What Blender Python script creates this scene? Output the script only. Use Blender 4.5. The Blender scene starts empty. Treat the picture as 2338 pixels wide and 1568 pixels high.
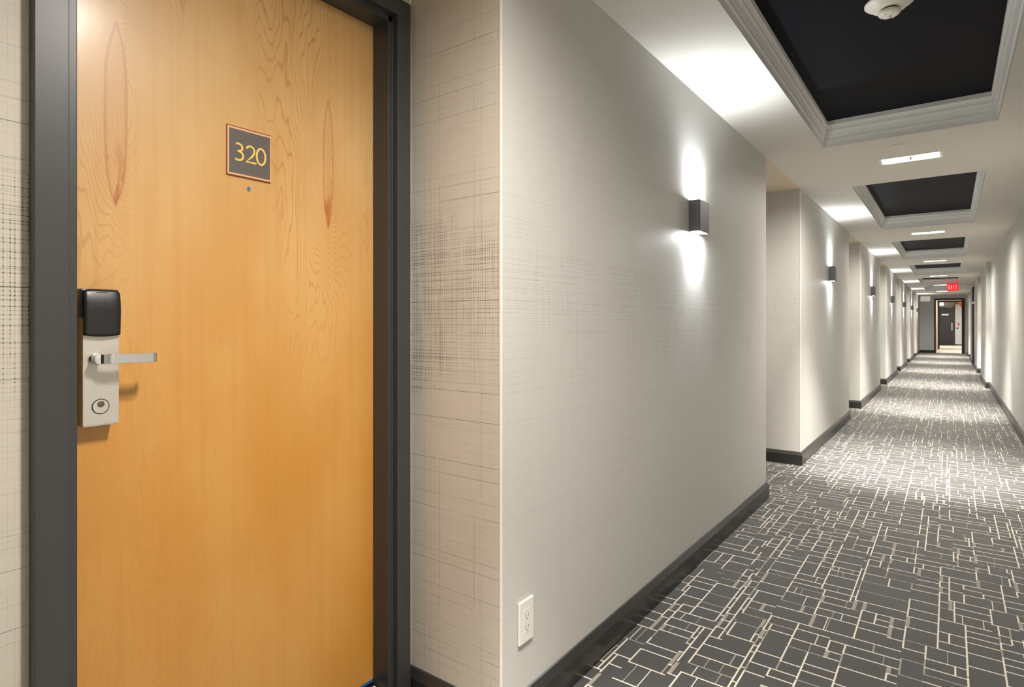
import bpy, bmesh, math, random
from mathutils import Vector, Matrix

# ------------------------------------------------------------------ camera, world, exposure
S = bpy.context.scene
COL = S.collection
F_PX, HORIZON, VPX, EYE = 1340.0, 739.0, 2169.0, 1.15
cam_data = bpy.data.cameras.new('camera')
cam_data.sensor_width = 36.0
cam_data.lens = 36.0 * F_PX / 2338.0
cam_data.shift_y = (HORIZON - 784.0) / 2338.0
cam_data.clip_start = 0.01
cam_data.clip_end = 200
cam = bpy.data.objects.new('camera', cam_data)
COL.objects.link(cam)
cam.location = (0, 0, EYE)
cam.rotation_euler = (math.radians(90), 0, math.atan((VPX - 1169.0) / F_PX))
S.camera = cam
world = bpy.data.worlds.new('world')
S.world = world
world.use_nodes = True
world.node_tree.nodes['Background'].inputs[0].default_value = (0, 0, 0, 1)
world.node_tree.nodes['Background'].inputs[1].default_value = 0.0
S.view_settings.view_transform = 'Standard'
S.view_settings.look = 'None'
S.view_settings.gamma = 1.0
S.view_settings.use_curve_mapping = False
S.view_settings.exposure = 0.2
S.cycles.max_bounces = 10
S.cycles.diffuse_bounces = 7
S.cycles.sample_clamp_indirect = 4.0
S.cycles.use_denoising = True

# lamp strengths (each lamp's own light is made by its builder)
W_DOWN = 22.0        # soft spill of one recessed twin downlight
W_BEAM = 45.0        # wide beam of one tilted reflector lamp of a downlight
W_CORE = 600.0       # its narrow core, falling on the carpet
W_SC_SPOT = 13.0     # one beam of a sconce
W_SC_WASH = 3.5      # soft spill of a sconce
COL_DOWN = (1.0, 0.935, 0.86)
COL_SC = (0.93, 0.97, 1.0)

# ------------------------------------------------------------------ dimensions
CEIL = 2.25
XP = -0.975      # corridor face of the left piers
XR = -1.33       # back of the left recesses
XO = -1.55       # outside
RW = 0.578       # right wall
RP = 0.522       # right pilaster faces
P = 3.97         # bay length
PS, PL = 1.256, 2.86
END = 28.6
BACK = -5.2
rnd = random.Random(5)

def srgb(r, g, b):
    def f(c):
        c /= 255.0
        return c / 12.92 if c <= 0.04045 else ((c + 0.055) / 1.055) ** 2.4
    return (f(r), f(g), f(b), 1.0)

# ------------------------------------------------------------------ material helpers
class NT:
    def __init__(s, name):
        s.m = bpy.data.materials.new(name)
        s.m.use_nodes = True
        s.t = s.m.node_tree
        s.b = s.t.nodes['Principled BSDF']
    def n(s, typ, **kw):
        nd = s.t.nodes.new(typ)
        for k, v in kw.items():
            setattr(nd, k, v)
        return nd
    def put(s, sock, v):
        if isinstance(v, bpy.types.NodeSocket):
            s.t.links.new(v, sock)
        else:
            sock.default_value = v
    def M(s, op, a, b=0.0, c=0.0, clamp=False):
        nd = s.n('ShaderNodeMath', operation=op, use_clamp=clamp)
        s.put(nd.inputs[0], a); s.put(nd.inputs[1], b); s.put(nd.inputs[2], c)
        return nd.outputs[0]
    def mr(s, v, a, b, c=0.0, d=1.0, smooth=True):
        nd = s.n('ShaderNodeMapRange', interpolation_type='SMOOTHSTEP' if smooth else 'LINEAR')
        for i, x in enumerate((v, a, b, c, d)):
            s.put(nd.inputs[i], x)
        return nd.outputs[0]
    def mix(s, f, a, b):
        nd = s.n('ShaderNodeMix', data_type='RGBA')
        s.put(nd.inputs[0], f); s.put(nd.inputs[6], a); s.put(nd.inputs[7], b)
        return nd.outputs[2]
    def pos(s):
        g = s.n('ShaderNodeNewGeometry')
        x = s.n('ShaderNodeSeparateXYZ')
        s.t.links.new(g.outputs['Position'], x.inputs[0])
        return x.outputs[0], x.outputs[1], x.outputs[2]
    def xyz(s, x, y, z=0.0):
        nd = s.n('ShaderNodeCombineXYZ')
        s.put(nd.inputs[0], x); s.put(nd.inputs[1], y); s.put(nd.inputs[2], z)
        return nd.outputs[0]
    def noise(s, vec, scale, detail=2.0, rough=0.5):
        nd = s.n('ShaderNodeTexNoise')
        s.t.links.new(vec, nd.inputs['Vector'])
        nd.inputs['Scale'].default_value = scale
        nd.inputs['Detail'].default_value = detail
        nd.inputs['Roughness'].default_value = rough
        return nd.outputs[0]
    def white(s, v, w=0.0):
        nd = s.n('ShaderNodeTexWhiteNoise', noise_dimensions='2D')
        s.t.links.new(s.xyz(v, w), nd.inputs['Vector'])
        return nd.outputs['Value']
    def bump(s, h, strength, dist=0.001):
        nd = s.n('ShaderNodeBump')
        nd.inputs['Strength'].default_value = strength
        nd.inputs['Distance'].default_value = dist
        s.t.links.new(h, nd.inputs['Height'])
        s.t.links.new(nd.outputs[0], s.b.inputs['Normal'])

def mat(name, col, rough=0.5, metal=0.0, spec=0.5, vary=0.03, scale=9.0, coat=0.0, bump=0.0):
    """plain finish with a faint procedural unevenness"""
    k = NT(name)
    x, y, z = k.pos()
    v = k.xyz(x, y, z)
    nz = k.noise(v, scale, 3)
    dark = tuple(c * (1 - vary) for c in col[:3]) + (1,)
    lite = tuple(min(1, c * (1 + vary)) for c in col[:3]) + (1,)
    k.put(k.b.inputs['Base Color'], k.mix(nz, dark, lite))
    k.b.inputs['Roughness'].default_value = rough
    k.b.inputs['Metallic'].default_value = metal
    k.b.inputs['Specular IOR Level'].default_value = spec
    k.b.inputs['Coat Weight'].default_value = coat
    k.b.inputs['Coat Roughness'].default_value = 0.12
    if bump:
        k.bump(k.noise(v, 400, 2), bump)
    return k.m

def glow(name, col, strength):
    k = NT(name)
    k.b.inputs['Base Color'].default_value = col
    k.b.inputs['Emission Color'].default_value = col
    k.b.inputs['Emission Strength'].default_value = strength
    return k.m

def wallpaper(name, base, line, amt):
    """woven-look vinyl: random fine threads, coarse ruled lines, dashed dense clusters"""
    k = NT(name)
    x, y, z = k.pos()
    u = k.M('ADD', x, y)
    def threads(c, o, freq, seed, width, power, dash_f, dash_lo, dash_hi):
        cf = k.M('MULTIPLY', c, freq)
        cell = k.M('FLOOR', cf)
        fr = k.M('FRACT', cf)
        r = k.white(cell, seed)
        centre = k.M('MULTIPLY_ADD', r, 0.5, 0.25)
        d = k.M('ABSOLUTE', k.M('SUBTRACT', fr, centre))
        ln = k.mr(d, width * freq * 0.5, width * freq * 1.1, 1.0, 0.0)
        st = k.M('POWER', k.white(cell, seed + 7.3), power)
        # each thread fades in and out along its length
        nz = k.noise(k.xyz(k.M('MULTIPLY', o, dash_f), k.M('MULTIPLY', cell, 3.17), seed), 1.0, 1.0)
        dash = k.mr(nz, dash_lo, dash_hi)
        return k.M('MULTIPLY', k.M('MULTIPLY', ln, st), dash)
    uz = k.xyz(u, z)
    # clusters of dense weave about chest height, repeating along the wall
    nz = k.noise(k.xyz(k.M('MULTIPLY', u, 5.0), k.M('MULTIPLY', z, 3.2), 3.0), 1.0, 2.0)
    band = k.M('EXPONENT', k.M('MULTIPLY', k.M('POWER', k.M('DIVIDE', k.M('SUBTRACT', z, 1.19), 0.27), 2.0), -1.0))
    cl = k.mr(k.M('ADD', k.M('MULTIPLY', nz, 0.75), k.M('MULTIPLY', band, 0.42)), 0.50, 0.80)
    ch = threads(z, u, 30.0, 1.0, 0.0009, 1.2, 4.0, 0.25, 0.55)
    cv = threads(u, z, 30.0, 2.0, 0.0009, 1.4, 3.0, 0.35, 0.6)
    fh = threads(z, u, 118.0, 3.0, 0.0011, 0.5, 9.0, 0.30, 0.5)
    fv = threads(u, z, 118.0, 4.0, 0.0011, 0.5, 7.0, 0.34, 0.55)
    ffh = threads(z, u, 260.0, 5.0, 0.0010, 1.0, 14.0, 0.3, 0.6)
    ffv = threads(u, z, 200.0, 6.0, 0.0010, 1.0, 10.0, 0.3, 0.6)
    fine = k.M('ADD', k.M('MULTIPLY', k.M('ADD', fh, fv), 0.42), k.M('MULTIPLY', k.M('MULTIPLY', fh, fv), 2.2))
    fine = k.M('MULTIPLY', fine, cl)
    tot = k.M('ADD', k.M('MULTIPLY', k.M('ADD', ch, k.M('MULTIPLY', cv, 0.8)), 0.55), fine)
    tot = k.M('ADD', tot, k.M('MULTIPLY', k.M('ADD', ffh, ffv), 0.10))
    tot = k.M('MULTIPLY', tot, amt, clamp=True)
    k.put(k.b.inputs['Base Color'], k.mix(tot, base, line))
    k.b.inputs['Roughness'].default_value = 0.55
    k.b.inputs['Specular IOR Level'].default_value = 0.35
    k.bump(tot, 0.25, 0.0006)
    return k.m

def maple():
    k = NT('maple_veneer')
    x, y, z = k.pos()
    wob = k.noise(k.xyz(k.M('MULTIPLY', y, 7.0), k.M('MULTIPLY', z, 1.3)), 1.0, 3.0)
    wob2 = k.noise(k.xyz(k.M('MULTIPLY', y, 30.0), k.M('MULTIPLY', z, 3.0), 4.0), 1.0, 2.0)
    def bell(y0, z0, sy, sz, a):
        q = k.M('ADD', k.M('POWER', k.M('DIVIDE', k.M('SUBTRACT', y, y0), sy), 2.0),
                k.M('POWER', k.M('DIVIDE', k.M('SUBTRACT', z, z0), sz), 2.0))
        return k.M('MULTIPLY', k.M('EXPONENT', k.M('MULTIPLY', q, -1.0)), a)
    F = k.M('MULTIPLY', k.M('ABSOLUTE', k.M('SUBTRACT', y, 0.79)), 7.0)
    F = k.M('ADD', F, k.M('MULTIPLY', wob, 2.2))
    F = k.M('ADD', F, k.M('MULTIPLY', wob2, 0.22))
    for a in ((0.515, 1.60, 0.075, 0.26, 2.2), (1.005, 1.56, 0.06, 0.22, 2.0), (0.75, 2.05, 0.10, 0.30, 1.6),
              (0.60, 0.95, 0.07, 0.5, 0.8), (0.93, 0.55, 0.08, 0.45, 0.9)):
        F = k.M('ADD', F, bell(*a))
    fr = k.M('FRACT', k.M('MULTIPLY', F, 9.0))
    ln = k.mr(k.M('ABSOLUTE', k.M('SUBTRACT', fr, 0.5)), 0.0, 0.16, 1.0, 0.0)
    amp = k.mr(k.noise(k.xyz(k.M('MULTIPLY', y, 5.0), k.M('MULTIPLY', z, 1.1), 9.0), 1.0, 2.0), 0.35, 0.65)
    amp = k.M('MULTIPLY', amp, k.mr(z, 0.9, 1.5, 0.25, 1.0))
    ln = k.M('MULTIPLY', ln, amp)
    # two book-matched knot figures: pointed ovals with a dark outline
    def knot(y0, z0, w, h):
        t = k.M('DIVIDE', k.M('SUBTRACT', z, z0), h)
        half = k.M('MULTIPLY', k.M('SUBTRACT', 1.0, k.M('POWER', k.M('ABSOLUTE', t), 3.6)), w)
        dy = k.M('ABSOLUTE', k.M('SUBTRACT', k.M('MULTIPLY_ADD', wob2, 0.008, y), y0 + 0.004))
        q = k.M('SUBTRACT', half, dy)            # >0 inside
        inside = k.mr(q, 0.0, 0.004)
        edge = k.M('MULTIPLY', k.mr(q, -0.002, 0.001), k.mr(q, 0.001, 0.007, 1.0, 0.0))
        low = k.mr(t, -0.1, -0.75)
        blot = k.M('MULTIPLY', k.M('MULTIPLY', inside, low), k.mr(k.noise(k.xyz(k.M('MULTIPLY', y, 60.0), k.M('MULTIPLY', z, 14.0)), 1.0, 3.0), 0.42, 0.62))
        return k.M('ADD', k.M('MULTIPLY', edge, 0.55), k.M('ADD', k.M('MULTIPLY', inside, 0.12), k.M('MULTIPLY', blot, 0.95)))
    kn = k.M('ADD', knot(0.4845, 1.585, 0.0215, 0.195), knot(1.003, 1.593, 0.0175, 0.182))
    streak = k.noise(k.xyz(k.M('MULTIPLY', y, 55.0), k.M('MULTIPLY', z, 1.2), 2.0), 1.0, 3.0)
    cloud = k.noise(k.xyz(k.M('MULTIPLY', y, 4.5), k.M('MULTIPLY', z, 2.0), 5.0), 1.0, 3.0)
    c = k.mix(k.mr(cloud, 0.3, 0.7), srgb(197, 138, 56), srgb(204, 151, 75))
    # paler upper half: light reflected off the leaf, put into the colour
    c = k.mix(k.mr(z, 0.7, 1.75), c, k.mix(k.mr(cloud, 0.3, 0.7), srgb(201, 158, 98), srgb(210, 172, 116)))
    c = k.mix(k.M('MULTIPLY', k.mr(streak, 0.45, 0.75), 0.22), c, srgb(186, 120, 56))
    c = k.mix(k.M('MULTIPLY', ln, 0.55), c, srgb(165, 104, 52))
    c = k.mix(k.M('MULTIPLY', kn, 0.8, clamp=True), c, srgb(168, 96, 42))
    k.put(k.b.inputs['Base Color'], c)
    k.b.inputs['Roughness'].default_value = 0.38
    k.b.inputs['Specular IOR Level'].default_value = 0.5
    k.b.inputs['Coat Weight'].default_value = 0.25
    k.b.inputs['Coat Roughness'].default_value = 0.2
    return k.m

def fibre(name, col, sheen):
    k = NT(name)
    x, y, z = k.pos()
    v = k.xyz(x, y)
    nz = k.noise(v, 420, 2)
    k.put(k.b.inputs['Base Color'], k.mix(nz, tuple(c * .8 for c in col[:3]) + (1,), tuple(c * 1.2 for c in col[:3]) + (1,)))
    k.b.inputs['Roughness'].default_value = 0.9
    k.b.inputs['Specular IOR Level'].default_value = 0.2
    k.b.inputs['Sheen Weight'].default_value = sheen
    k.b.inputs['Sheen Roughness'].default_value = 0.4
    k.bump(nz, 0.4, 0.002)
    return k.m

MT = dict(
    paper=wallpaper('wall_vinyl', srgb(196, 195, 190), srgb(96, 88, 78), 0.42),
    paper_door=wallpaper('recess_wall_vinyl', srgb(200, 194, 182), srgb(76, 64, 52), 1.3),
    ceil=mat('ceiling_paint', srgb(216, 212, 204), 0.75, vary=0.01),
    ceil_warm=mat('recess_ceiling_beige', srgb(214, 200, 180), 0.75, vary=0.01),  # more beige than the corridor ceiling
    crown=mat('crown_paint', srgb(238, 238, 236), 0.5, vary=0.01),
    black=mat('coffer_black', srgb(12, 14, 20), 0.5, vary=0.05, spec=.04),
    base=mat('baseboard_charcoal', srgb(45, 44, 43), 0.3, vary=0.06),
    frame=mat('frame_charcoal', srgb(56, 57, 58), 0.38, vary=0.04),
    guard=mat('corner_white', srgb(238, 235, 228), 0.4, vary=0.01),
    maple=maple(),
    carpet=fibre('carpet_charcoal', srgb(57, 57, 56), 0.75),
    yarn=fibre('carpet_cream_yarn', srgb(222, 214, 198), 0.4),
    yarn2=fibre('carpet_taupe_yarn', srgb(150, 144, 133), 0.4),
    steel=mat('brushed_steel', srgb(206, 202, 193), 0.42, metal=0.6, vary=0.03, scale=40),
    chrome=mat('chrome', srgb(225, 225, 226), 0.08, metal=1.0, vary=0.0),
    lid=mat('lock_black', srgb(28, 28, 30), 0.33, vary=0.05),
    dark=mat('plain_black', srgb(16, 16, 17), 0.5),
    brass=mat('dull_brass', srgb(120, 104, 84), 0.4, metal=0.8),
    plate=mat('sign_charcoal', srgb(92, 86, 80), 0.5),
    copper=mat('sign_copper', srgb(236, 186, 148), 0.35, metal=0.3),
    copper2=mat('sign_copper_edge', srgb(130, 66, 34), 0.4, metal=0.3),
    gold=mat('sign_gold', srgb(250, 206, 112), 0.4, metal=0.15),
    lens=mat('peephole_glass', srgb(60, 100, 160), 0.05, vary=0.3, coat=1.0),
    blue=mat('blue_sweep', srgb(40, 96, 160), 0.5),
    white=mat('white_plastic', srgb(226, 224, 218), 0.42, vary=0.01),
    ivory=mat('ivory_plastic', srgb(248, 243, 230), 0.4, vary=0.02),
    slot=mat('socket_dark', srgb(50, 48, 46), 0.6),
    sconce=mat('sconce_grey', srgb(100, 102, 106), 0.42, metal=0.3),
    cream=mat('lobby_cream', srgb(214, 200, 178), 0.6),
    greywall=mat('end_wall_grey', srgb(222, 225, 226), 0.6),
    greyceil=mat('lobby_grey', srgb(165, 160, 155), 0.7),
    door_dark=mat('door_near_black', srgb(46, 46, 48), 0.45),
    door_white=mat('door_white', srgb(214, 220, 224), 0.45),
    teal=mat('lever_teal_grey', srgb(60, 90, 100), 0.4),
    red=mat('red_lacquer', srgb(232, 52, 40), 0.45),
    orange=mat('orange_lacquer', srgb(250, 122, 50), 0.45),
    tile=mat('lobby_tile', srgb(222, 212, 196), 0.3),
    exit_red=glow('exit_red_glow', srgb(235, 40, 52), 0.75),
    exit_ink=glow('exit_letter_glow', srgb(255, 170, 165), 1.1),
    pale_ink=glow('pale_ink_glow', srgb(205, 178, 172), 0.3),  # glow added so the letters do not look dark on the box
    sign_white=glow('sign_white_glow', srgb(226, 220, 216), 0.35),  # faint glow added; neither the sign box nor the name strip is a lamp
    lamp=glow('downlight_glow', (1.0, 0.93, 0.80, 1), 14.0),
    led=glow('sconce_led', (0.97, 0.98, 1.0, 1), 9.0),
)

# ------------------------------------------------------------------ mesh helpers
class MB:
    def __init__(s):
        s.bm = bmesh.new()
    def box(s, x0, x1, y0, y1, z0, z1, mi=0, bev=0.0):
        vs = [s.bm.verts.new((x, y, z)) for z in (z0, z1) for y in (y0, y1) for x in (x0, x1)]
        fs = []
        for q in ((0, 2, 3, 1), (4, 5, 7, 6), (0, 1, 5, 4), (2, 6, 7, 3), (0, 4, 6, 2), (1, 3, 7, 5)):
            f = s.bm.faces.new([vs[i] for i in q]); f.material_index = mi; fs.append(f)
        if bev:
            es = list({e for f in fs for e in f.edges})
            bmesh.ops.bevel(s.bm, geom=es, offset=bev, segments=2, affect='EDGES', profile=0.6)
        return s
    def prism(s, pts, z0, z1, mi=0, axis='z'):
        """closed outline extruded; axis z: pts are (x,y); axis x: (y,z) with z0..z1 along x; axis y: (x,z)"""
        def mk(a, b, c):
            return (a, b, c) if axis == 'z' else ((c, a, b) if axis == 'x' else (a, c, b))
        lo = [s.bm.verts.new(mk(a, b, z0)) for a, b in pts]
        hi = [s.bm.verts.new(mk(a, b, z1)) for a, b in pts]
        fs = [s.bm.faces.new(lo[::-1]), s.bm.faces.new(hi)]
        n = len(pts)
        for i in range(n):
            fs.append(s.bm.faces.new((lo[i], lo[(i + 1) % n], hi[(i + 1) % n], hi[i])))
        for f in fs:
            f.material_index = mi
        bmesh.ops.recalc_face_normals(s.bm, faces=fs)
        return s
    def lathe(s, prof, c, axis='z', seg=48, mi=0, smooth=True):
        """prof: (r, h) pairs about axis through c"""
        rings = []
        for r, h in prof:
            ring = []
            for i in range(seg):
                a = 2 * math.pi * i / seg
                p = (r * math.cos(a), r * math.sin(a), h)
                if axis == 'x':
                    p = (h, p[0], p[1])
                elif axis == 'y':
                    p = (p[0], h, p[1])
                ring.append(s.bm.verts.new((c[0] + p[0], c[1] + p[1], c[2] + p[2])))
            rings.append(ring)
        fs = []
        for a, b in zip(rings, rings[1:]):
            for i in range(seg):
                fs.append(s.bm.faces.new((a[i], a[(i + 1) % seg], b[(i + 1) % seg], b[i])))
        fs.append(s.bm.faces.new(rings[0])); fs.append(s.bm.faces.new(rings[-1][::-1]))
        for f in fs:
            f.material_index = mi; f.smooth = smooth
        bmesh.ops.recalc_face_normals(s.bm, faces=fs)
        return s
    def sweep(s, path, prof, mi=0):
        """rectangular section (w,h) swept along a path in the XY plane; prof=(half across, half z)"""
        rings = []
        for i, p in enumerate(path):
            a = Vector(path[max(0, i - 1)]); b = Vector(path[min(len(path) - 1, i + 1)])
            t = (b - a).normalized()
            n = Vector((-t.y, t.x, 0))
            w, h = prof[i] if isinstance(prof, list) else prof
            p = Vector(p)
            rings.append([s.bm.verts.new(p + n * sx * w + Vector((0, 0, sz * h))) for sx, sz in ((-1, -1), (1, -1), (1, 1), (-1, 1))])
        fs = []
        for a, b in zip(rings, rings[1:]):
            for i in range(4):
                fs.append(s.bm.faces.new((a[i], a[(i + 1) % 4], b[(i + 1) % 4], b[i])))
        fs.append(s.bm.faces.new(rings[0])); fs.append(s.bm.faces.new(rings[-1][::-1]))
        for f in fs:
            f.material_index = mi
        bmesh.ops.recalc_face_normals(s.bm, faces=fs)
        return s
    def build(s, name, mats, parent=None, bevel=0.0):
        me = bpy.data.meshes.new(name)
        s.bm.to_mesh(me); s.bm.free()
        for m in (mats if isinstance(mats, (list, tuple)) else [mats]):
            me.materials.append(m)
        o = bpy.data.objects.new(name, me)
        COL.objects.link(o)
        if parent:
            o.parent = parent
            me.transform(Matrix.Translation(-parent_world(parent)))
        if bevel:
            b = o.modifiers.new('edge', 'BEVEL'); b.width = bevel; b.segments = 2; b.limit_method = 'ANGLE'
        return o

def parent_world(p):
    loc = Vector((0, 0, 0))
    while p:
        loc += Vector(p.location)
        p = p.parent
    return loc

def empty(name, loc, kind=None, parent=None):
    o = bpy.data.objects.new(name, None)
    COL.objects.link(o)
    o.location = loc
    o.empty_display_size = 0.1
    if kind:
        o['kind'] = kind
    return o
def tag(o, label, cat, group=None):
    o['label'] = label; o['category'] = cat
    if group:
        o['group'] = group
    return o
def struct(o, label=None, cat=None):
    o['kind'] = 'structure'
    if label:
        o['label'] = label
    if cat:
        o['category'] = cat
    return o
def light(name, data_type, loc, rot, energy, col, parent, **kw):
    d = bpy.data.lights.new(name, data_type)
    d.energy = energy; d.color = col
    for k, v in kw.items():
        setattr(d, k, v)
    o = bpy.data.objects.new(name, d)
    COL.objects.link(o)
    o.parent = parent
    o.location = Vector(loc) - parent_world(parent); o.rotation_euler = rot
    return o
def copy_tree(o, parent=None, delta=None):
    c = o.copy(); COL.objects.link(c)
    if parent:
        c.parent = parent
    elif delta:
        c.location = Vector(o.location) + Vector(delta)
    for ch in list(o.children):
        copy_tree(ch, c)
    return c

# ------------------------------------------------------------------ left wall: a zigzag of piers and recesses
piers = [(PS + P * k, PS + P * k + PL) for k in range(-2, 7)]
piers[-1] = (piers[-1][0], END)
piers[0] = (BACK, piers[0][1])
DY0, DY1 = 0.365, 1.195            # hole for the room door, in the recess back wall
DTOP = 2.075
out = []
for i, (a, b) in enumerate(piers):
    out += [(XP, a), (XP, b)]
    if i + 1 < len(piers):
        n = piers[i + 1][0]
        if abs(b - (PS - P + PL)) < 0.01:
            out += [(XR, b), (XR, DY0), (-1.46, DY0), (-1.46, DY1), (XR, DY1), (XR, n)]
        else:
            out += [(XR, b), (XR, n)]
out += [(XO, END), (XO, BACK)]
m = MB().prism(out, 0, CEIL)
m.box(-1.46, XR, DY0, DY1, DTOP, CEIL)
for f in m.bm.faces:
    c = f.calc_center_median()
    if c.x < XP - 0.01 and c.y < 2:
        f.material_index = 1
wl = struct(m.build('wall_left', [MT['paper'], MT['paper_door']]), 'beige woven-look wallpaper wall of projecting piers and door recesses')

# right wall with shallow pilasters
rp = [(13.5 + 4.1 * k, 13.5 + 4.1 * k + 2.3) for k in range(4)]
out = [(RW, BACK)]
for a, b in rp:
    out += [(RW, a), (RP, a), (RP, min(b, END))] + ([(RW, b)] if b < END else [])
out += [(RW, END)] if rp[-1][1] < END else []
out += [(RW + .2, END), (RW + .2, BACK)]
struct(MB().prism(out, 0, CEIL).build('wall_right', MT['paper']), 'long plain beige wall on the right of the corridor')
struct(MB().box(XO, RW + .2, BACK - .1, BACK, 0, CEIL).build('wall_back', MT['paper']))

# end wall with the framed opening
OX0, OX1, OH = -0.448, 0.365, 2.085
m = MB()
m.box(XO, OX0 - .055, END, END + .12, 0, CEIL)
m.box(OX1 + .09, RW + .2, END, END + .12, 0, CEIL)
m.box(OX0 - .055, OX1 + .09, END, END + .12, OH + .06, CEIL)
struct(m.build('wall_end', MT['greywall']), 'grey wall closing the far end of the corridor')
m = MB()
m.box(OX0 - .055, OX0, END - .02, END + .14, 0, OH + .06)
m.box(OX1, OX1 + .09, END - .02, END + .14, 0, OH + .06)
m.box(OX0, OX1, END - .02, END + .14, OH, OH + .06)
struct(m.build('trim_9', MT['door_dark'], bevel=.004), 'near-black frame around the opening in the grey end wall')

# ------------------------------------------------------------------ baseboards (swept profile following the walls)
def baseboard(runs, name, label):
    m = MB()
    prof = [(0.0, 0.0), (0.017, 0.0), (0.017, 0.080), (0.005, 0.105), (0.0, 0.107)]
    for path, side in runs:
        n = len(path)
        rings = []
        for i in range(n):
            p = Vector(path[i])
            d0 = (Vector(path[i]) - Vector(path[i - 1])).normalized() if i > 0 else None
            d1 = (Vector(path[i + 1]) - Vector(path[i])).normalized() if i < n - 1 else None
            n0 = Vector((d0.y, -d0.x)) * side if d0 else None
            n1 = Vector((d1.y, -d1.x)) * side if d1 else None
            off = (n0 + n1) if (n0 and n1 and (n0 - n1).length > .01) else (n0 or n1)
            rings.append([m.bm.verts.new((p.x + off.x * t, p.y + off.y * t, z + .0005)) for t, z in prof])
        fs = []
        for a, b in zip(rings, rings[1:]):
            k = len(prof)
            for i in range(k):
                fs.append(m.bm.faces.new((a[i], a[(i + 1) % k], b[(i + 1) % k], b[i])))
        fs.append(m.bm.faces.new(rings[0])); fs.append(m.bm.faces.new(rings[-1][::-1]))
        bmesh.ops.recalc_face_normals(m.bm, faces=fs)
    return struct(m.build(name, MT['base']), label)
pts = []
runs = []
for i, (a, b) in enumerate(piers):
    pts += [(XP, a), (XP, b)]
    if i + 1 < len(piers):
        nx = piers[i + 1][0]
        if abs(b - (PS - P + PL)) < 0.01:
            pts += [(XR, b), (XR, 0.330)]
            runs.append((pts, 1)); pts = [(XR + .0, nx - .001), (XP, nx)]
            pts = [(XR, nx)]
        else:
            pts += [(XR, b), (XR, nx)]
pts += [(OX0 - .5, END)] if False else []
runs.append((pts, 1))
baseboard(runs, 'baseboard_left', 'charcoal baseboard following the left piers and recesses')
pr = [(RW, BACK)]
for a, b in rp:
    pr += [(RW, a), (RP, a), (RP, min(b, END))] + ([(RW, b)] if b < END else [])
baseboard([(pr, -1)], 'baseboard_right', 'charcoal baseboard along the right wall and its pilasters')
baseboard([([(XP + .018, END), (OX0 - .056, END)], 1)], 'baseboard_end', 'black baseboard under the grey end wall')

# white corner beads on the left piers and recesses
m = MB()
for a, b in piers[2:]:
    m.box(XP - .004, XP + .0018, a - .0018, a + .004, .107, CEIL - .001)
m.box(XR + .001, XR + .006, PS - .006, PS - .0005, .107, CEIL - .001)
struct(m.build('trim_10', MT['guard']), 'slim white corner bead on the left pier edges')

# ------------------------------------------------------------------ ceiling with coffers and lamp cut-outs
CX0, CX1 = -0.633, 0.210
cof = [(1.44 + P * k, 4.11 + P * k) for k in range(-2, 6)]
cof = [c for c in cof if c[0] > BACK]
lampY = [4.705 + P * k for k in range(-2, 6)]
LX0, LX1, LY = -0.372, -0.048, 0.075
def slab(m, xs, ys, holes, z0, z1):
    for i in range(len(xs) - 1):
        for j in range(len(ys) - 1):
            cx, cy = (xs[i] + xs[i + 1]) / 2, (ys[j] + ys[j + 1]) / 2
            if any(h[0] < cx < h[1] and h[2] < cy < h[3] for h in holes):
                continue
            m.box(xs[i], xs[i + 1], ys[j], ys[j + 1], z0, z1, mi=1 if cx < XP - .001 else 0)
holes = [(CX0, CX1, a, b) for a, b in cof] + [(LX0, LX1, y - LY, y + LY) for y in lampY]
xs = sorted({XO, XP, CX0, LX0, LX1, CX1, RW + .2})
ys = sorted({BACK - .1, END + .12} | {v for h in holes for v in h[2:]})
m = MB(); slab(m, xs, ys, holes, CEIL, CEIL + .03)
struct(m.build('ceiling', [MT['ceil'], MT['ceil_warm']]), 'white corridor ceiling with rectangular coffers')

prof = [(.03, 0.0005), (.03, .034), (.10, .038), (.22, .038), (.22, .050), (.30, .058), (.42, .074), (.52, .082), (.64, .082), (.64, .094), (.74, .100), (.80, .108), (1, .108), (1, .137)]
for n_, (a, b) in enumerate(cof):
    tr = empty('trim_%d' % (n_ + 1), ((CX0 + CX1) / 2, (a + b) / 2, CEIL), 'structure')
    tr['label'] = 'white stepped moulding around a black ceiling coffer'
    m = MB(); rings = []
    ix, iy = .034, .095
    for t, z in prof:
        rings.append([m.bm.verts.new(v) for v in ((CX0 + t * ix, a + t * iy, CEIL + z), (CX1 - t * ix, a + t * iy, CEIL + z),
                                                   (CX1 - t * ix, b - t * iy, CEIL + z), (CX0 + t * ix, b - t * iy, CEIL + z))])
    for r0, r1 in zip(rings, rings[1:]):
        for i in range(4):
            m.bm.faces.new((r0[i], r0[(i + 1) % 4], r1[(i + 1) % 4], r1[i]))
    bmesh.ops.recalc_face_normals(m.bm, faces=m.bm.faces[:])
    m.build('crown_moulding', MT['crown'], tr)
    m = MB().box(CX0 - .02, CX1 + .02, a - .02, b + .02, CEIL + .133, CEIL + .15)
    m.build('black_panel', MT['black'], tr)['label'] = 'satin black panel'

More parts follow.
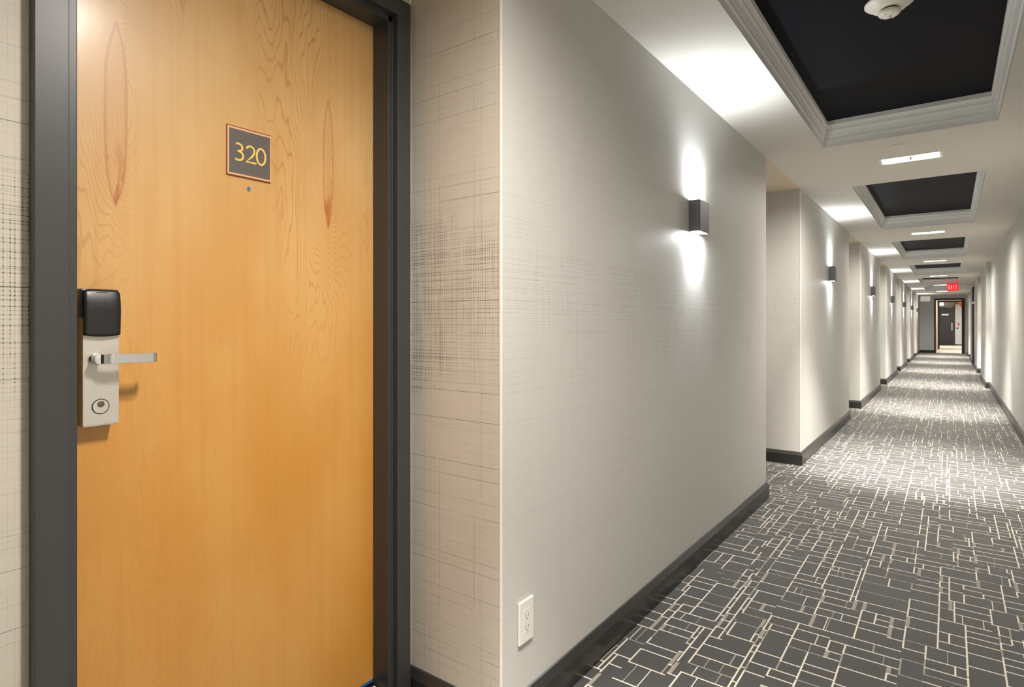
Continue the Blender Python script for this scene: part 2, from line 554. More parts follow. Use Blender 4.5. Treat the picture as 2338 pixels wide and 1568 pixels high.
# ------------------------------------------------------------------ floor: charcoal carpet woven with cream brick outlines
m = MB()
m.box(XO, RW + .2, BACK - .1, END + .02, -.05, 0, 0)
G = 0.0165
def carpet_lines(m, x0, x1, y0, y1):
    nx, ny = int((x1 - x0) / G), int((y1 - y0) / G)
    occ = bytearray(nx * ny)
    Z = 0.0006
    def strip(xa, xb, ya, yb, mi):
        if xb <= xa or yb <= ya:
            return
        f = m.bm.faces.new([m.bm.verts.new(v) for v in ((xa, ya, Z), (xb, ya, Z), (xb, yb, Z), (xa, yb, Z))])
        f.material_index = mi
    R = rnd.random
    for j in range(ny):
        i = 0
        while i < nx:
            if occ[j * nx + i]:
                i += 1; continue
            k = R()
            w = int(3 + R() * 3) if k < .26 else (int(6 + R() * 5) if k < .74 else int(9 + R() * 7))
            h = int(3 + R() * 2) if R() < .4 else int(4 + R() * 4)
            if k < .08:
                w = 2 + int(R() * 2)
            free = 0
            while free < w and i + free < nx and not occ[j * nx + i + free]:
                free += 1
            w = free if (w - free) > 0 else w
            if i + w < nx and 0 < (nx - i - w) < 2:
                w = nx - i
            h = min(h, ny - j)
            for jj in range(j, j + h):
                for ii in range(i, i + w):
                    occ[jj * nx + ii] = 1
            xa, ya = x0 + i * G, y0 + j * G
            xb, yb = xa + w * G, ya + h * G
            t = .0060
            # near edge and left edge; a few are left unwoven or woven in taupe
            r = R()
            if r < .94:
                strip(xa, xb, ya, ya + t, 1 if r < .80 else 2)
            r = R()
            if r < .84:
                tw = .013 if r < .12 else .0054
                strip(xa, xa + tw, ya + t, yb, 2 if (r < .12 or r > .70) else 1)
            # pairs of thin lines inside the longer bricks
            if w > 6 and R() < .5:
                for q in range(1 + int(R() * 2)):
                    xx = xa + (.2 + .6 * R()) * (xb - xa)
                    strip(xx, xx + .0032, ya + t, yb, 2 if R() < .6 else 1)
            i += w
carpet_lines(m, XR + .005, RW - .005, -1.2, 13.5)
G = 0.02
carpet_lines(m, XR + .005, RW - .005, 13.5, END - .02)
struct(m.build('floor', [MT['carpet'], MT['yarn'], MT['yarn2']]), 'charcoal carpet woven with irregular cream brick outlines')

# ------------------------------------------------------------------ recessed twin downlights
def downlight(y):
    t = empty('recessed_downlight', ((LX0 + LX1) / 2, y, CEIL))
    D = .055
    m = MB()
    m.box(LX0 - .012, LX0 + .002, y - LY - .012, y + LY + .012, CEIL - .003, CEIL - .0002)
    m.box(LX1 - .002, LX1 + .012, y - LY - .012, y + LY + .012, CEIL - .003, CEIL - .0002)
    m.box(LX0 + .002, LX1 - .002, y - LY - .012, y - LY + .002, CEIL - .003, CEIL - .0002)
    m.box(LX0 + .002, LX1 - .002, y + LY - .002, y + LY + .012, CEIL - .003, CEIL - .0002)
    m.build('trim_ring', MT['ivory'], t)
    m = MB()
    x0, x1, y0, y1 = LX0 + .001, LX1 - .001, y - LY + .001, y + LY - .001
    m.box(x0, x1, y0, y1, CEIL + D, CEIL + D + .004)
    m.box(x0, x0 + .003, y0, y1, CEIL, CEIL + D); m.box(x1 - .003, x1, y0, y1, CEIL, CEIL + D)
    m.box(x0 + .003, x1 - .003, y0, y0 + .003, CEIL, CEIL + D); m.box(x0 + .003, x1 - .003, y1 - .003, y1, CEIL, CEIL + D)
    m.build('housing', MT['ivory'], t)
    cx = (LX0 + LX1) / 2
    m = MB(); m.box(cx - .006, cx + .006, y - .02, y + LY - .004, CEIL + .004, CEIL + D, bev=.001)
    m.build('bracket', MT['brass'], t)
    for sx in (-1, 1):
        c = (cx + sx * .077, y, CEIL + .03)
        m = MB().lathe([(.012, .022), (.03, .016), (.058, .0), (.060, -.008), (.052, -.014), (.02, -.018), (.001, -.018)], c, seg=32)
        m.build('lamp_bulb', MT['lamp'], t)
    light('downlight_light', 'AREA', (cx, y, CEIL + .008), (0, 0, 0), W_DOWN, COL_DOWN, t, shape='RECTANGLE', size=.28, size_y=.10, spread=math.radians(165))
    for sx in (-1, 1):
        light('downlight_beam', 'SPOT', (cx + sx * .077, y + .006, CEIL + .006), (math.radians(17), 0, 0), W_BEAM, COL_DOWN, t, spot_size=math.radians(150), spot_blend=1.0, shadow_soft_size=.016)
        light('downlight_core', 'SPOT', (cx + sx * .077, y + .006, CEIL + .006), (math.radians(23), 0, 0), W_CORE, COL_DOWN, t, spot_size=math.radians(57), spot_blend=.95, shadow_soft_size=.016)
    return t
d0 = downlight(lampY[2])
names = {0: 'unseen recessed twin downlight added in the ceiling behind the camera',  # unseen lamp continuing the row, added for light on the near door
         1: 'recessed twin downlight in the ceiling in front of the maple door'}
ords = ['nearest lit twin downlight, between the two largest black coffers', 'second lit twin downlight, just before the third black coffer',
        'third lit twin downlight along the ceiling, before the fourth coffer', 'fourth lit downlight along the ceiling, left above the red exit sign',
        'fifth lit downlight, beside the red exit sign on its left', 'farthest lit downlight, just below the red exit sign']
for i, y in enumerate(lampY):
    o = d0 if i == 2 else copy_tree(d0, None, (0, y - lampY[2], 0))
    if i == 1:      # this gimbal pair is aimed at the door instead of down the corridor
        for ch in o.children:
            if ch.type == 'LIGHT' and ch.data.type == 'SPOT':
                ch.rotation_euler = (math.radians(4), math.radians(-2), 0)
                if ch.data.spot_size < 1.2:
                    ch.data = ch.data.copy(); ch.data.energy = W_CORE * .7
    lab = names.get(i) or ords[i - 2]
    tag(o, lab, 'ceiling light', 'recessed twin downlights')

# ------------------------------------------------------------------ wall sconces
def sconce(y, z0=EYE + .43, z1=EYE + .575):
    t = empty('wall_sconce', (XP, y, (z0 + z1) / 2))
    hw, dp, r, th = .072, .050, .012, .003
    def outline(hw, dp, r, x0):
        pts = [(x0, y - hw), (x0, y + hw)]
        for k in range(6):
            a = math.pi / 2 * (1 - k / 5)
            pts.append((x0 + dp - r + r * math.cos(a), y + hw - r + r * math.sin(a)))
        for k in range(6):
            a = -math.pi / 2 * (k / 5)
            pts.append((x0 + dp - r + r * math.cos(a), y - hw + r + r * math.sin(a)))
        return pts
    # open sleeve: outer and inner shell joined by rims
    m = MB()
    po, pi_ = outline(hw, dp, r, XP + .0005), outline(hw - th, dp - 2 * th, r - th, XP + .0005 + th)
    L = [[m.bm.verts.new((a, b, z)) for a, b in pts] for pts, z in ((po, z0), (po, z1), (pi_, z1), (pi_, z0))]
    n = len(po)
    for q in range(4):
        A, B = L[q], L[(q + 1) % 4]
        for i in range(n):
            m.bm.faces.new((A[i], A[(i + 1) % n], B[(i + 1) % n], B[i]))
    bmesh.ops.recalc_face_normals(m.bm, faces=m.bm.faces[:])
    m.build('sconce_body', MT['sconce'], t)
    ins = outline(hw - th - .0005, dp - 2 * th - .001, r - th, XP + .001 + th)
    for za, zb in ((z1 - .012, z1 - .008), (z0 + .004, z0 + .008)):
        m = MB().prism(ins, za, zb)
        m.build('lamp_lens', MT['led'], t)['label'] = 'glowing white lens'
    xc = XP + .035
    for sgn, zz in ((1, z1 + .001), (-1, z0 - .001)):
        rot = (math.pi, math.radians(-1), 0) if sgn > 0 else (0, math.radians(1), 0)
        rot0 = (math.pi, 0, 0) if sgn > 0 else (0, 0, 0)
        light('sconce_beam', 'SPOT', (xc, y, zz - sgn * .002), rot, W_SC_SPOT * (1.35 if sgn > 0 else 1.0), COL_SC, t, spot_size=math.radians(118 if sgn > 0 else 95), spot_blend=1.0, shadow_soft_size=.012)
        light('sconce_spill', 'AREA', (xc, y, zz), rot0, W_SC_WASH, COL_SC, t, shape='RECTANGLE', size=.026, size_y=.12)
    return t
SY = 2.755
s0 = sconce(SY)
slab_ = ['large grey up-down wall sconce on the nearest corridor pier', 'second wall sconce from the front, on the second pier',
         'third wall sconce from the front, on the third pier', 'fourth wall sconce from the front along the left piers',
         'fifth wall sconce from the front along the left piers', 'sixth wall sconce from the front, last but one',
         'farthest wall sconce, beside the grey end wall']
tag(s0, slab_[0], 'wall light', 'up-down sconces on the left piers')
for k in range(1, 7):
    tag(copy_tree(s0, None, (0, P * k - .04 * k, 0)), slab_[k], 'wall light', 'up-down sconces on the left piers')
for k in (-1,):  # unseen sconce, added to light the near end of the corridor
    tag(copy_tree(s0, None, (0, P * k, 0)), 'unseen wall sconce added on the pier behind the camera', 'wall light', 'up-down sconces on the left piers')

# ------------------------------------------------------------------ room door 320
DXF = -1.387       # face of the leaf
JY0, JY1 = 0.3785, 1.179
dr = empty('door_1', (DXF, (JY0 + JY1) / 2, 0), 'structure')
dr['label'] = 'maple veneer guest room door in a charcoal steel frame'
SILL = 0.070
m = MB().box(DXF - .045, DXF, JY0 + .004, JY1 - .004, SILL + .015, 2.052)
leaf = m.build('door_leaf', MT['maple'], dr, bevel=.0015)
m = MB().box(DXF - .040, DXF - .001, JY0 + .006, JY1 - .006, SILL + .006, SILL + .0148)
m.build('door_sweep', MT['blue'], dr)['label'] = 'blue strip under the door leaf'
# hollow metal frame: section (X, Y) for one jamb, mirrored for the other, plus head
def jamb(m, ys, sg, z1):
    # ys = inner edge of the face, sg = +1 when the wall is at larger Y
    face = [(-1.298, ys), (-1.298, ys + sg * .052), (-1.3295, ys + sg * .052), (-1.3295, ys + sg * .0162), (-1.4595, ys + sg * .0162), (-1.4595, ys + sg * .001),
            (DXF + .0015, ys + sg * .001), (DXF + .0015, ys - sg * .0185), (-1.319, ys - sg * .0185), (-1.319, ys)]
    m.prism(face, 0, z1)
m = MB(); jamb(m, JY1, 1, 2.056); jamb(m, JY0, -1, 2.056)
sec = [(-1.298, 2.056), (-1.298, 2.108), (-1.3295, 2.108), (-1.3295, 2.0725), (-1.4595, 2.0725), (-1.4595, 2.057), (DXF + .0015, 2.057), (DXF + .0015, 2.0375), (-1.319, 2.0375), (-1.319, 2.056)]
m.prism(sec, JY0 - .052, JY1 + .052, axis='y')
m.build('door_frame', MT['frame'], dr, bevel=.0015)
m = MB().box(-1.455, -1.300, JY0 + .001, JY1 - .001, .001, SILL)
th = m.build('threshold', MT['dark'], dr, bevel=.003)
m = MB().box(-1.375, -1.304, JY1 - .0285, JY1 - .0245, SILL + .0002, SILL + .003)
m.build('sill_strip', MT['guard'], dr)
# electronic lock
ly0, ly1, lz0, lz1 = .4155, .4775, EYE - .200, EYE + .066
LXF = -1.352
lk = MB().box(DXF + .0005, LXF - .004, ly0 + .0015, ly1 - .0015, lz0 - .003, lz1 - .002, bev=.002).build('door_lock', MT['chrome'], dr)
lk['label'] = 'polished metal lock case'
def rounded(y0, y1, z0, z1, r, bow=0.0):
    pts = []
    for cy, cz, a0 in ((y1 - r, z1 - r, 0), (y0 + r, z1 - r, 90), (y0 + r, z0 + r, 180)):
        for k in range(6):
            a = math.radians(a0 + 18 * k)
            pts.append((cy + r * math.cos(a), cz + r * math.sin(a)))
    if bow:
        for k in range(1, 8):
            t = k / 8
            pts.append((y0 + r + (y1 - y0 - 2 * r) * t, z0 - bow * (1 - (2 * t - 1) ** 2)))
    for k in range(6):
        a = math.radians(270 + 18 * k)
        pts.append((y1 - r + r * math.cos(a), z0 + r + r * math.sin(a)))
    return pts
m = MB().prism(rounded(ly0, ly1, lz0, lz1 - .006, .002), LXF - .0035, LXF, axis='x')
m.build('face_plate', MT['steel'], lk, bevel=.0006)['label'] = 'brushed steel face plate'
# card reader cap: curved front
m = MB()
cz1, cz0 = lz1 + .002, EYE - .022
prof = []
for k in range(15):
    t = k / 14
    z = cz1 + (cz0 - cz1) * t
    d = .003 + .008 * math.sin(math.pi * min(1, t / .45) / 2) if t < .45 else .011 - .003 * ((t - .45) / .55)
    prof.append((z, d))
rows = []
for z, d in prof:
    row = []
    for q in range(11):
        u = q / 10
        yy = ly0 - .0005 + (ly1 - ly0 + .001) * u
        edge = (2 * u - 1)
        low = 1 if z == prof[-1][0] else 0
        zz = z - (.0035 * (1 - edge ** 2) if low else 0) - (.005 * edge ** 8 if z == cz1 else 0)
        row.append(m.bm.verts.new((LXF - .006 + .006 + d * (1 - .18 * edge ** 6), yy, zz)))
    rows.append(row)
bk = [[m.bm.verts.new((DXF + .004 if False else LXF + .0004, v.co.y, v.co.z)) for v in row] for row in rows]
for i in range(len(rows) - 1):
    for q in range(10):
        m.bm.faces.new((rows[i][q], rows[i + 1][q], rows[i + 1][q + 1], rows[i][q + 1])).smooth = True
        m.bm.faces.new((bk[i][q], bk[i][q + 1], bk[i + 1][q + 1], bk[i + 1][q]))
    m.bm.faces.new((rows[i][0], bk[i][0], bk[i + 1][0], rows[i + 1][0]))
    m.bm.faces.new((rows[i][10], rows[i + 1][10], bk[i + 1][10], bk[i][10]))
for q in range(10):
    m.bm.faces.new((rows[0][q], rows[0][q + 1], bk[0][q + 1], bk[0][q]))
    m.bm.faces.new((rows[-1][q], bk[-1][q], bk[-1][q + 1], rows[-1][q + 1]))
bmesh.ops.recalc_face_normals(m.bm, faces=m.bm.faces[:])
m.build('card_reader_cover', MT['lid'], lk)['label'] = 'black curved card reader cover'
# back block of the reader reaching the leaf
m = MB().box(DXF + .0006, LXF - .0005, ly0 - .004, ly1 + .0005, EYE + .012, cz1 + .001, bev=.003)
m.build('reader_housing', MT['lid'], lk)
m = MB().box(LXF + .0030, LXF + .0052, ly0 + .021, ly1 - .021, lz1 - .0055, lz1 - .0035)
m.build('card_slot', MT['slot'], lk)
# lever
hz = EYE - .069
m = MB()
m.lathe([(.010, 0), (.011, .004), (.0085, .008), (.0085, .018), (.010, .022), (.010, .028)], (LXF, ly0 + .020, hz), axis='x', seg=28)
pth, pr_ = [], []
for k in range(25):
    a = math.pi / 2 * k / 24
    pth.append((LXF + .014 + .022 * math.sin(a), ly0 + .022 + .020 * (1 - math.cos(a)), hz)); pr_.append((.005 - .002 * k / 24, .0085 + .001 * (k / 24)))
for k in range(1, 9):
    pth.append((LXF + .036 - .0005 * k / 8, ly0 + .042 + .068 * k / 8, hz)); pr_.append((.003, .0095))
for k in range(1, 15):
    a = math.pi / 2 * k / 16
    pth.append((LXF + .0355 - .010 * (1 - math.cos(a)), ly0 + .110 + .010 * math.sin(a), hz)); pr_.append((.0026, .0095))
m.sweep(pth, pr_)
m.build('lever_handle', MT['chrome'], lk, bevel=.001)['label'] = 'polished chrome lever handle'
cyc = (LXF, ly0 + .030, EYE - .164)
m = MB()
m.lathe([(.0152, -.001), (.0152, .0008), (.0140, .0008), (.0138, .0001)], cyc, axis='x', mi=1, smooth=False)
m.lathe([(.0136, -.001), (.0136, .0014), (.001, .0016)], cyc, axis='x', mi=0, smooth=False)
m.lathe([(.0060, 0), (.0060, .0026), (.0045, .003), (.0044, .0022), (.001, .0022)], (LXF, cyc[1], cyc[2] + .005), axis='x', mi=2, smooth=False)
m.build('key_cylinder', [MT['steel'], MT['dark'], MT['brass']], lk)

# number sign
sy0, sy1, sz0, sz1 = .7155, .829, EYE + .357, EYE + .478
sg = MB().box(DXF + .0003, DXF + .003, sy0, sy1, sz0, sz1).build('number_sign', MT['copper2'], dr, bevel=.0005)
sg['label'] = 'copper-edged number plate'
MB().box(DXF + .003, DXF + .0042, sy0 + .0012, sy1 - .0005, sz0 + .0025, sz1 - .0025).build('sign_border', MT['copper'], sg)
iy0, iy1, iz0, iz1 = sy0 + .0055, sy1 - .003, sz0 + .0075, sz1 - .0075
MB().box(DXF + .0042, DXF + .005, iy0, iy1, iz0, iz1).build('sign_panel', MT['plate'], sg)['label'] = 'dark grey number panel'
def stroke(m, pts, w, x0, x1):
    """round-capped ribbon along 2D points (y,z), extruded x0..x1"""
    L_, R_ = [], []
    for i, p in enumerate(pts):
        a = Vector(pts[max(0, i - 1)]); b = Vector(pts[min(len(pts) - 1, i + 1)])
        if pts[0] == pts[-1] and i in (0, len(pts) - 1):
            a, b = Vector(pts[-2]), Vector(pts[1])
        t = (b - a).normalized(); n = Vector((-t.y, t.x))
        L_.append(Vector(p) + n * w / 2); R_.append(Vector(p) - n * w / 2)
    if pts[0] == pts[-1]:
        for i in range(len(pts) - 1):
            q = [L_[i], L_[i + 1], R_[i + 1], R_[i]]
            lo = [m.bm.verts.new((x0, v.x, v.y)) for v in q]; hi = [m.bm.verts.new((x1, v.x, v.y)) for v in q]
            m.bm.faces.new(hi); m.bm.faces.new((lo[0], lo[1], hi[1], hi[0])); m.bm.faces.new((lo[3], lo[2], hi[2], hi[3]))
        return
    def cap(c, d):
        a0 = math.atan2(d.y, d.x)
        return [Vector(c) + Vector((math.cos(a0 + s), math.sin(a0 + s))) * w / 2 for s in (-math.pi / 4, 0, math.pi / 4)]
    e = (Vector(pts[-1]) - Vector(pts[-2])).normalized(); s_ = (Vector(pts[0]) - Vector(pts[1])).normalized()
    ring = R_ + cap(pts[-1], e) + L_[::-1] + cap(pts[0], s_)
    m.prism([(v.x, v.y) for v in ring], x0, x1, axis='x')
def arc(cy, cz, ry, rz, a0, a1, n=18):
    return [(cy + ry * math.cos(math.radians(a0 + (a1 - a0) * k / n)), cz + rz * math.sin(math.radians(a0 + (a1 - a0) * k / n))) for k in range(n + 1)]
H = .041; zc = (iz0 + iz1) / 2 - .0005; Wd = iy1 - iy0
def digit(paths, y0, wd):
    m = MB()
    for p in paths:
        stroke(m, [(y0 + a * wd, zc - H / 2 + b * H) for a, b in p], .0046, DXF + .005, DXF + .0058 + .0002 * paths.index(p))
    bmesh.ops.recalc_face_normals(m.bm, faces=m.bm.faces[:])
    return m
three = [arc(.36, .755, .46, .22, 118, -90, 16) , arc(.32, .27, .60, .265, 90, -118, 18)]
two = [arc(.46, .70, .40, .28, 150, -18, 14) + [(.60, .36), (.06, .02), (.98, .02)]]
zero = [arc(.5, .5, .46, .48, 0, 360, 40)]
zero[0][-1] = zero[0][0]
for nm, pths, f0, f1 in (('three', three, .14, .34), ('two', two, .385, .635), ('zero', zero, .645, .885)):
    digit(pths, iy0 + f0 * Wd, (f1 - f0) * Wd).build('digit_' + nm, MT['gold'], sg)['label'] = 'gold numeral ' + nm
m = MB().lathe([(.0058, -.0005), (.0058, .002), (.0044, .003), (.0040, .0015)], (DXF, .7725, EYE + .333), axis='x', seg=24)
ph = m.build('peephole', MT['chrome'], dr)
MB().lathe([(.0038, .0), (.0036, .0018), (.0022, .0030), (.0005, .0034)], (DXF, .7725, EYE + .333), axis='x', seg=20).build('peephole_lens', MT['lens'], ph)

# ------------------------------------------------------------------ outlet on the near pier
oy0, oy1, oz0, oz1 = 1.331, 1.402, EYE - .908, EYE - .785
out_ = empty('wall_outlet', (XP, (oy0 + oy1) / 2, (oz0 + oz1) / 2))
tag(out_, 'white duplex socket plate low on the nearest pier', 'outlet')
MB().box(XP + .0003, XP + .0082, oy0, oy1, oz0, oz1).build('cover_plate', MT['white'], out_, bevel=.0035)
oc = (oy0 + oy1) / 2
MB().box(XP + .0082, XP + .0090, oc - .0165, oc + .0165, oz0 + .027, oz1 - .027).build('socket_insert', MT['white'], out_, bevel=.0003)
ins = out_.children[-1]
m = MB()
for zz in (oz1 - .045, oz0 + .045):
    m.box(XP + .0089, XP + .0092, oc - .008, oc - .006, zz - .004, zz + .004); m.box(XP + .0089, XP + .0092, oc + .006, oc + .008, zz - .004, zz + .004)
    m.box(XP + .0089, XP + .0092, oc - .002, oc + .002, zz - .011, zz - .008)
m.build('socket_slots', MT['slot'], ins)

# ------------------------------------------------------------------ smoke detector in the near coffer
zt = CEIL + .133
sm = empty('smoke_detector', (-.186, 2.665, zt))
tag(sm, 'ivory round smoke detector hanging in the nearest black coffer', 'smoke detector')
c = (-.186, 2.665, zt)
MB().lathe([(.083, -.0003), (.083, -.006), (.076, -.012), (.062, -.021), (.055, -.028), (.050, -.030), (.03, -.030)], c).build('detector_base', MT['ivory'], sm)
MB().lathe([(.030, -.029), (.030, -.037), (.02, -.037)], c).build('sensor_gap', MT['dark'], sm)['label'] = 'dark vent gap'
MB().lathe([(.036, -.0368), (.038, -.043), (.034, -.050), (.022, -.055), (.001, -.056)], c).build('sensor_head', MT['ivory'], sm)
hd = sm.children[-1]
m = MB()
for k in range(6):
    a = k * math.pi / 3
    m.lathe([(.0028, -.050), (.0028, -.0555), (.0015, -.057)], (c[0] + .024 * math.cos(a), c[1] + .024 * math.sin(a), zt), seg=12)
m.build('vent_ribs', MT['white'], hd)
MB().lathe([(.006, -.054), (.006, -.060), (.001, -.061)], c, seg=16).build('indicator', MT['white'], hd)

# flush sprinkler cover
c = (-.257, 4.335, CEIL)
o = MB().lathe([(.042, -.0003), (.042, -.003), (.039, -.0045), (.001, -.005)], c).build('sprinkler_cover', MT['ceil'])
tag(o, 'flush round white cover plate on the ceiling before the nearest downlight', 'sprinkler cover')
# pendent sprinkler by the end wall
o = MB().lathe([(.03, -.0003), (.028, -.006), (.009, -.008), (.008, -.03), (.022, -.034), (.022, -.037), (.001, -.038)], (-.15, 27.2, CEIL), seg=20).build('pendent_sprinkler', MT['brass'])
tag(o, 'tiny brown pendent sprinkler on the ceiling near the end wall', 'sprinkler')

# ------------------------------------------------------------------ exit signs
def letters(m, text, x0, z0, w, h, y0, y1, t):
    """block capitals facing -Y"""
    n = len(text); cw = w / n
    for i, ch in enumerate(text):
        a = x0 + i * cw + cw * .14; b = a + cw * .72
        def bx(p, q, r, s): m.box(a + p * (b - a), a + q * (b - a), y0, y1, z0 + r * h, z0 + s * h)
        if ch == 'E':
            bx(0, .26, 0, 1); bx(.26, 1, 0, .16); bx(.26, .9, .42, .58); bx(.26, 1, .84, 1)
        elif ch == 'I':
            bx(.36, .64, 0, 1)
        elif ch == 'T':
            bx(.37, .63, 0, .84); bx(0, 1, .84, 1)
        elif ch == 'X':
            for s in (1, -1):
                p = [(a if s > 0 else b, z0), ((a + .28 * (b - a)) if s > 0 else (b - .28 * (b - a)), z0), (b if s > 0 else a, z0 + h), ((b - .28 * (b - a)) if s > 0 else (a + .28 * (b - a)), z0 + h)]
                m.prism(p, y0, y1 - (.0002 if s > 0 else 0), axis='y')
ex0, ex1, ez0, ez1, ey = -.072, .190, 2.045, 2.236, 19.85
ex = empty('exit_sign', ((ex0 + ex1) / 2, ey, CEIL))
tag(ex, 'glowing red exit sign hanging from the ceiling far down the corridor', 'exit sign')
MB().box(ex0, ex1, ey, ey + .05, ez0, ez1).build('sign_case', MT['exit_red'], ex, bevel=.004)
MB().box((ex0 + ex1) / 2 - .05, (ex0 + ex1) / 2 + .05, ey + .01, ey + .04, ez1, CEIL - .0005).build('canopy', MT['white'], ex)
m = MB(); letters(m, 'EXIT', ex0 + .03, ez0 + .045, .20, .10, ey - .002, ey + .001, 0)
m.build('lettering', MT['exit_ink'], ex)['label'] = 'pale letters EXIT'
wx0, wx1, wz0, wz1, wy = -.930, -.620, 2.03, 2.225, 28.1
ws = empty('exit_sign', ((wx0 + wx1) / 2, wy, CEIL))
tag(ws, 'pale unlit sign box with a faint added glow under the ceiling left of the end opening', 'exit sign')
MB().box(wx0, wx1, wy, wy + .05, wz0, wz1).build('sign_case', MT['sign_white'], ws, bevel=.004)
MB().box(wx0 + .06, wx1 - .06, wy + .01, wy + .04, wz1, CEIL - .0005).build('canopy', MT['white'], ws)
m = MB(); letters(m, 'EXIT', wx0 + .05, wz0 + .045, .21, .10, wy - .002, wy + .001, 0)
m.build('lettering', MT['pale_ink'], ws)['label'] = 'pale pinkish letters EXIT with a faint added glow'

# ------------------------------------------------------------------ black door in the right wall, far down
d2 = empty('door_2', (RW, 20.75, 0), 'structure')
d2['label'] = 'black door in the right wall beyond the exit sign, seen edge-on'
m = MB()
m.box(RW - .085, RW - .0005, 20.25, 20.31, 0.001, 2.16); m.box(RW - .085, RW - .0005, 21.19, 21.25, 0.001, 2.16); m.box(RW - .085, RW - .0005, 20.31, 21.19, 2.10, 2.16)
m.build('door_frame', MT['door_dark'], d2, bevel=.003)
MB().box(RW - .032, RW - .001, 20.312, 21.188, .01, 2.098).build('door_leaf', MT['door_dark'], d2)
o = MB().lathe([(.032, -.0005), (.032, -.012), (.024, -.02), (.001, -.024)], (RW - .072, 20.25, 1.72), axis='y', seg=24).build('round_sign', MT['white'])
tag(o, 'small round white disc on the black door frame at right', 'sign')

# ------------------------------------------------------------------ lobby beyond the end opening
LY1, LYE = 33.5, 39.5
struct(MB().box(-3.2, 3.0, END + .021, LYE + .2, -.05, 0).build('floor', MT['tile']), 'cream floor of the lobby beyond the end opening')
m = MB(); m.box(OX0 - .2, OX0 - .001, END + .141, LY1, 0, 2.3)
struct(m.build('wall_lobby_left', MT['cream']), 'cream passage wall left, beyond the end opening')
m = MB(); m.box(.62, .8, END + .141, LY1, 0, 2.3)
struct(m.build('wall_lobby_right', MT['cream']))
m = MB(); m.box(-3.2, 3.0, LY1, LYE + .2, 2.3, 2.35)
struct(m.build('ceiling', MT['greyceil']), 'grey ceiling of the lobby beyond the opening')
struct(MB().box(OX0 - .2, .8, END + .12, LY1, 2.2, 2.3).build('ceiling', MT['cream']), 'cream ceiling of the passage beyond the opening')
# second frame
m = MB()
m.box(-.60, -.385, LY1, LY1 + .1, 0, 2.3); m.box(.56, .80, LY1, LY1 + .1, 0, 2.3); m.box(-.385, .56, LY1, LY1 + .1, 2.14, 2.3)
struct(m.build('trim_11', MT['door_dark']), 'second near-black frame inside the lobby passage')
m = MB(); m.box(-3.2, 3.0, LYE, LYE + .1, 0, 2.3); m.box(-3.2, -3.1, LY1, LYE, 0, 2.3); m.box(2.9, 3.0, LY1, LYE, 0, 2.3)
m.box(-3.2, -.60, LY1, LY1 + .1, 0, 2.3); m.box(.80, 3.0, LY1, LY1 + .1, 0, 2.3)
struct(m.build('wall_lobby_end', MT['greyceil']), 'grey back wall of the lobby')
# dark lobby door, notched head
d3 = empty('door_3', (-.13, LYE, 0), 'structure')
d3['label'] = 'near-black lobby door with a white name strip and long pull'
MB().prism([(-.50, .01), (.215, .01), (.215, 2.13), (.15, 2.09), (.10, 2.0), (-.14, 2.0), (-.16, 2.04), (-.50, 2.05)], LYE - .05, LYE - .001, axis='y').build('door_leaf', MT['door_dark'], d3)
MB().box(-.36, -.06, LYE - .062, LYE - .051, 1.60, 1.68).build('name_strip', MT['sign_white'], d3, bevel=.003)['label'] = 'small white name strip'  # the strip's faint glow is added, it is no lamp
m = MB(); m.box(.06, .11, LYE - .10, LYE - .08, .80, 1.19); m.box(.07, .10, LYE - .08, LYE - .05, .84, .88); m.box(.07, .10, LYE - .08, LYE - .05, 1.11, 1.15)
m.build('pull_handle', MT['steel'], d3, bevel=.004)
d4 = empty('door_4', (.39, LYE - .2, 0), 'structure')
d4['label'] = 'white lobby door with dark lever right of the near-black door'
MB().box(.222, .62, LYE - .10, LYE - .05, .05, 2.20).build('door_leaf', MT['door_white'], d4, bevel=.003)
MB().box(.215, .66, LYE - .06, LYE - .002, .001, .05).build('kick_base', MT['door_dark'], d4)
m = MB(); m.box(.235, .34, LYE - .13, LYE - .115, .90, .93); m.box(.29, .36, LYE - .125, LYE - .101, .87, .96)
m.build('lever_handle', MT['teal'], d4, bevel=.004)['label'] = 'dark teal-grey lever'
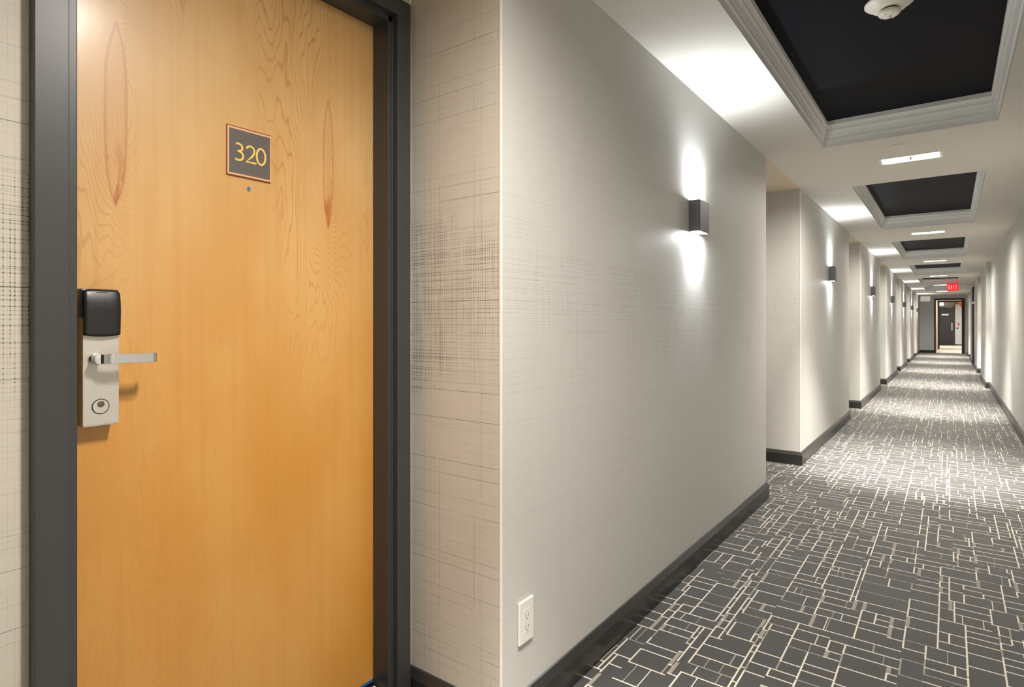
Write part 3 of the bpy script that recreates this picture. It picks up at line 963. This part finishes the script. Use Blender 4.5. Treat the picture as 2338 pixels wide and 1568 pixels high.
tag(MB().box(.33, .40, LYE - .106, LYE - .101, 1.04, 1.20).build('notice_card', MT['red']), 'small red notice on the white lobby door', 'notice')
# orange-red banner at the upper right of the passage, and its red post
bn = empty('red_banner', (.5, LY1 - .3, 2.2))
tag(bn, 'orange and red corner banner at upper right of the lobby passage', 'banner')
MB().prism([(.30, 2.10), (.56, 2.15), (.56, 1.72), (.44, 1.84)], LY1 - .32, LY1 - .29, axis='y').build('red_panel', MT['red'], bn)
MB().prism([(.28, 2.14), (.50, 2.15), (.47, 1.97), (.38, 1.93), (.30, 2.02)], LY1 - .34, LY1 - .321, axis='y').build('orange_panel', MT['orange'], bn)
tag(MB().box(.515, .55, LY1 - .25, LY1 - .20, 0.001, 1.74).build('red_post', MT['red'], bevel=.004), 'slim red post along the right edge of the lobby passage', 'post')
# lobby lamps
def panel_lamp(name, x0, x1, y0, y1, z, label, e):
    t = empty(name, ((x0 + x1) / 2, (y0 + y1) / 2, z))
    tag(t, label, 'ceiling light')
    MB().box(x0 - .02, x1 + .02, y0 - .02, y1 + .02, z - .012, z - .0005).build('lamp_frame', MT['white'], t, bevel=.002)
    MB().box(x0, x1, y0, y1, z - .016, z - .0125).build('diffuser', MT['lamp'], t)
    light('lobby_light', 'AREA', ((x0 + x1) / 2, (y0 + y1) / 2, z - .03), (0, 0, 0), e, (1, .94, .86), t, shape='RECTANGLE', size=x1 - x0, size_y=y1 - y0)
panel_lamp('passage_ceiling_lamp', .0, .45, 30.6, 31.0, 2.2, 'bright strip lamp on the passage ceiling just inside the end opening', 24)
panel_lamp('lobby_ceiling_lamp', -.9, .9, 36.0, 36.6, 2.3, 'long lamp on the lobby ceiling, hidden above the second frame', 75)
t = empty('wall_lamp', (-.38, LYE, 2.21)); tag(t, 'bright white box lamp high on the lobby back wall, above the near-black door', 'wall light')
MB().box(-.48, -.28, LYE - .05, LYE - .001, 2.14, 2.29).build('lamp_body', MT['white'], t, bevel=.004)
MB().box(-.475, -.285, LYE - .062, LYE - .0505, 2.145, 2.285).build('diffuser', MT['led'], t)
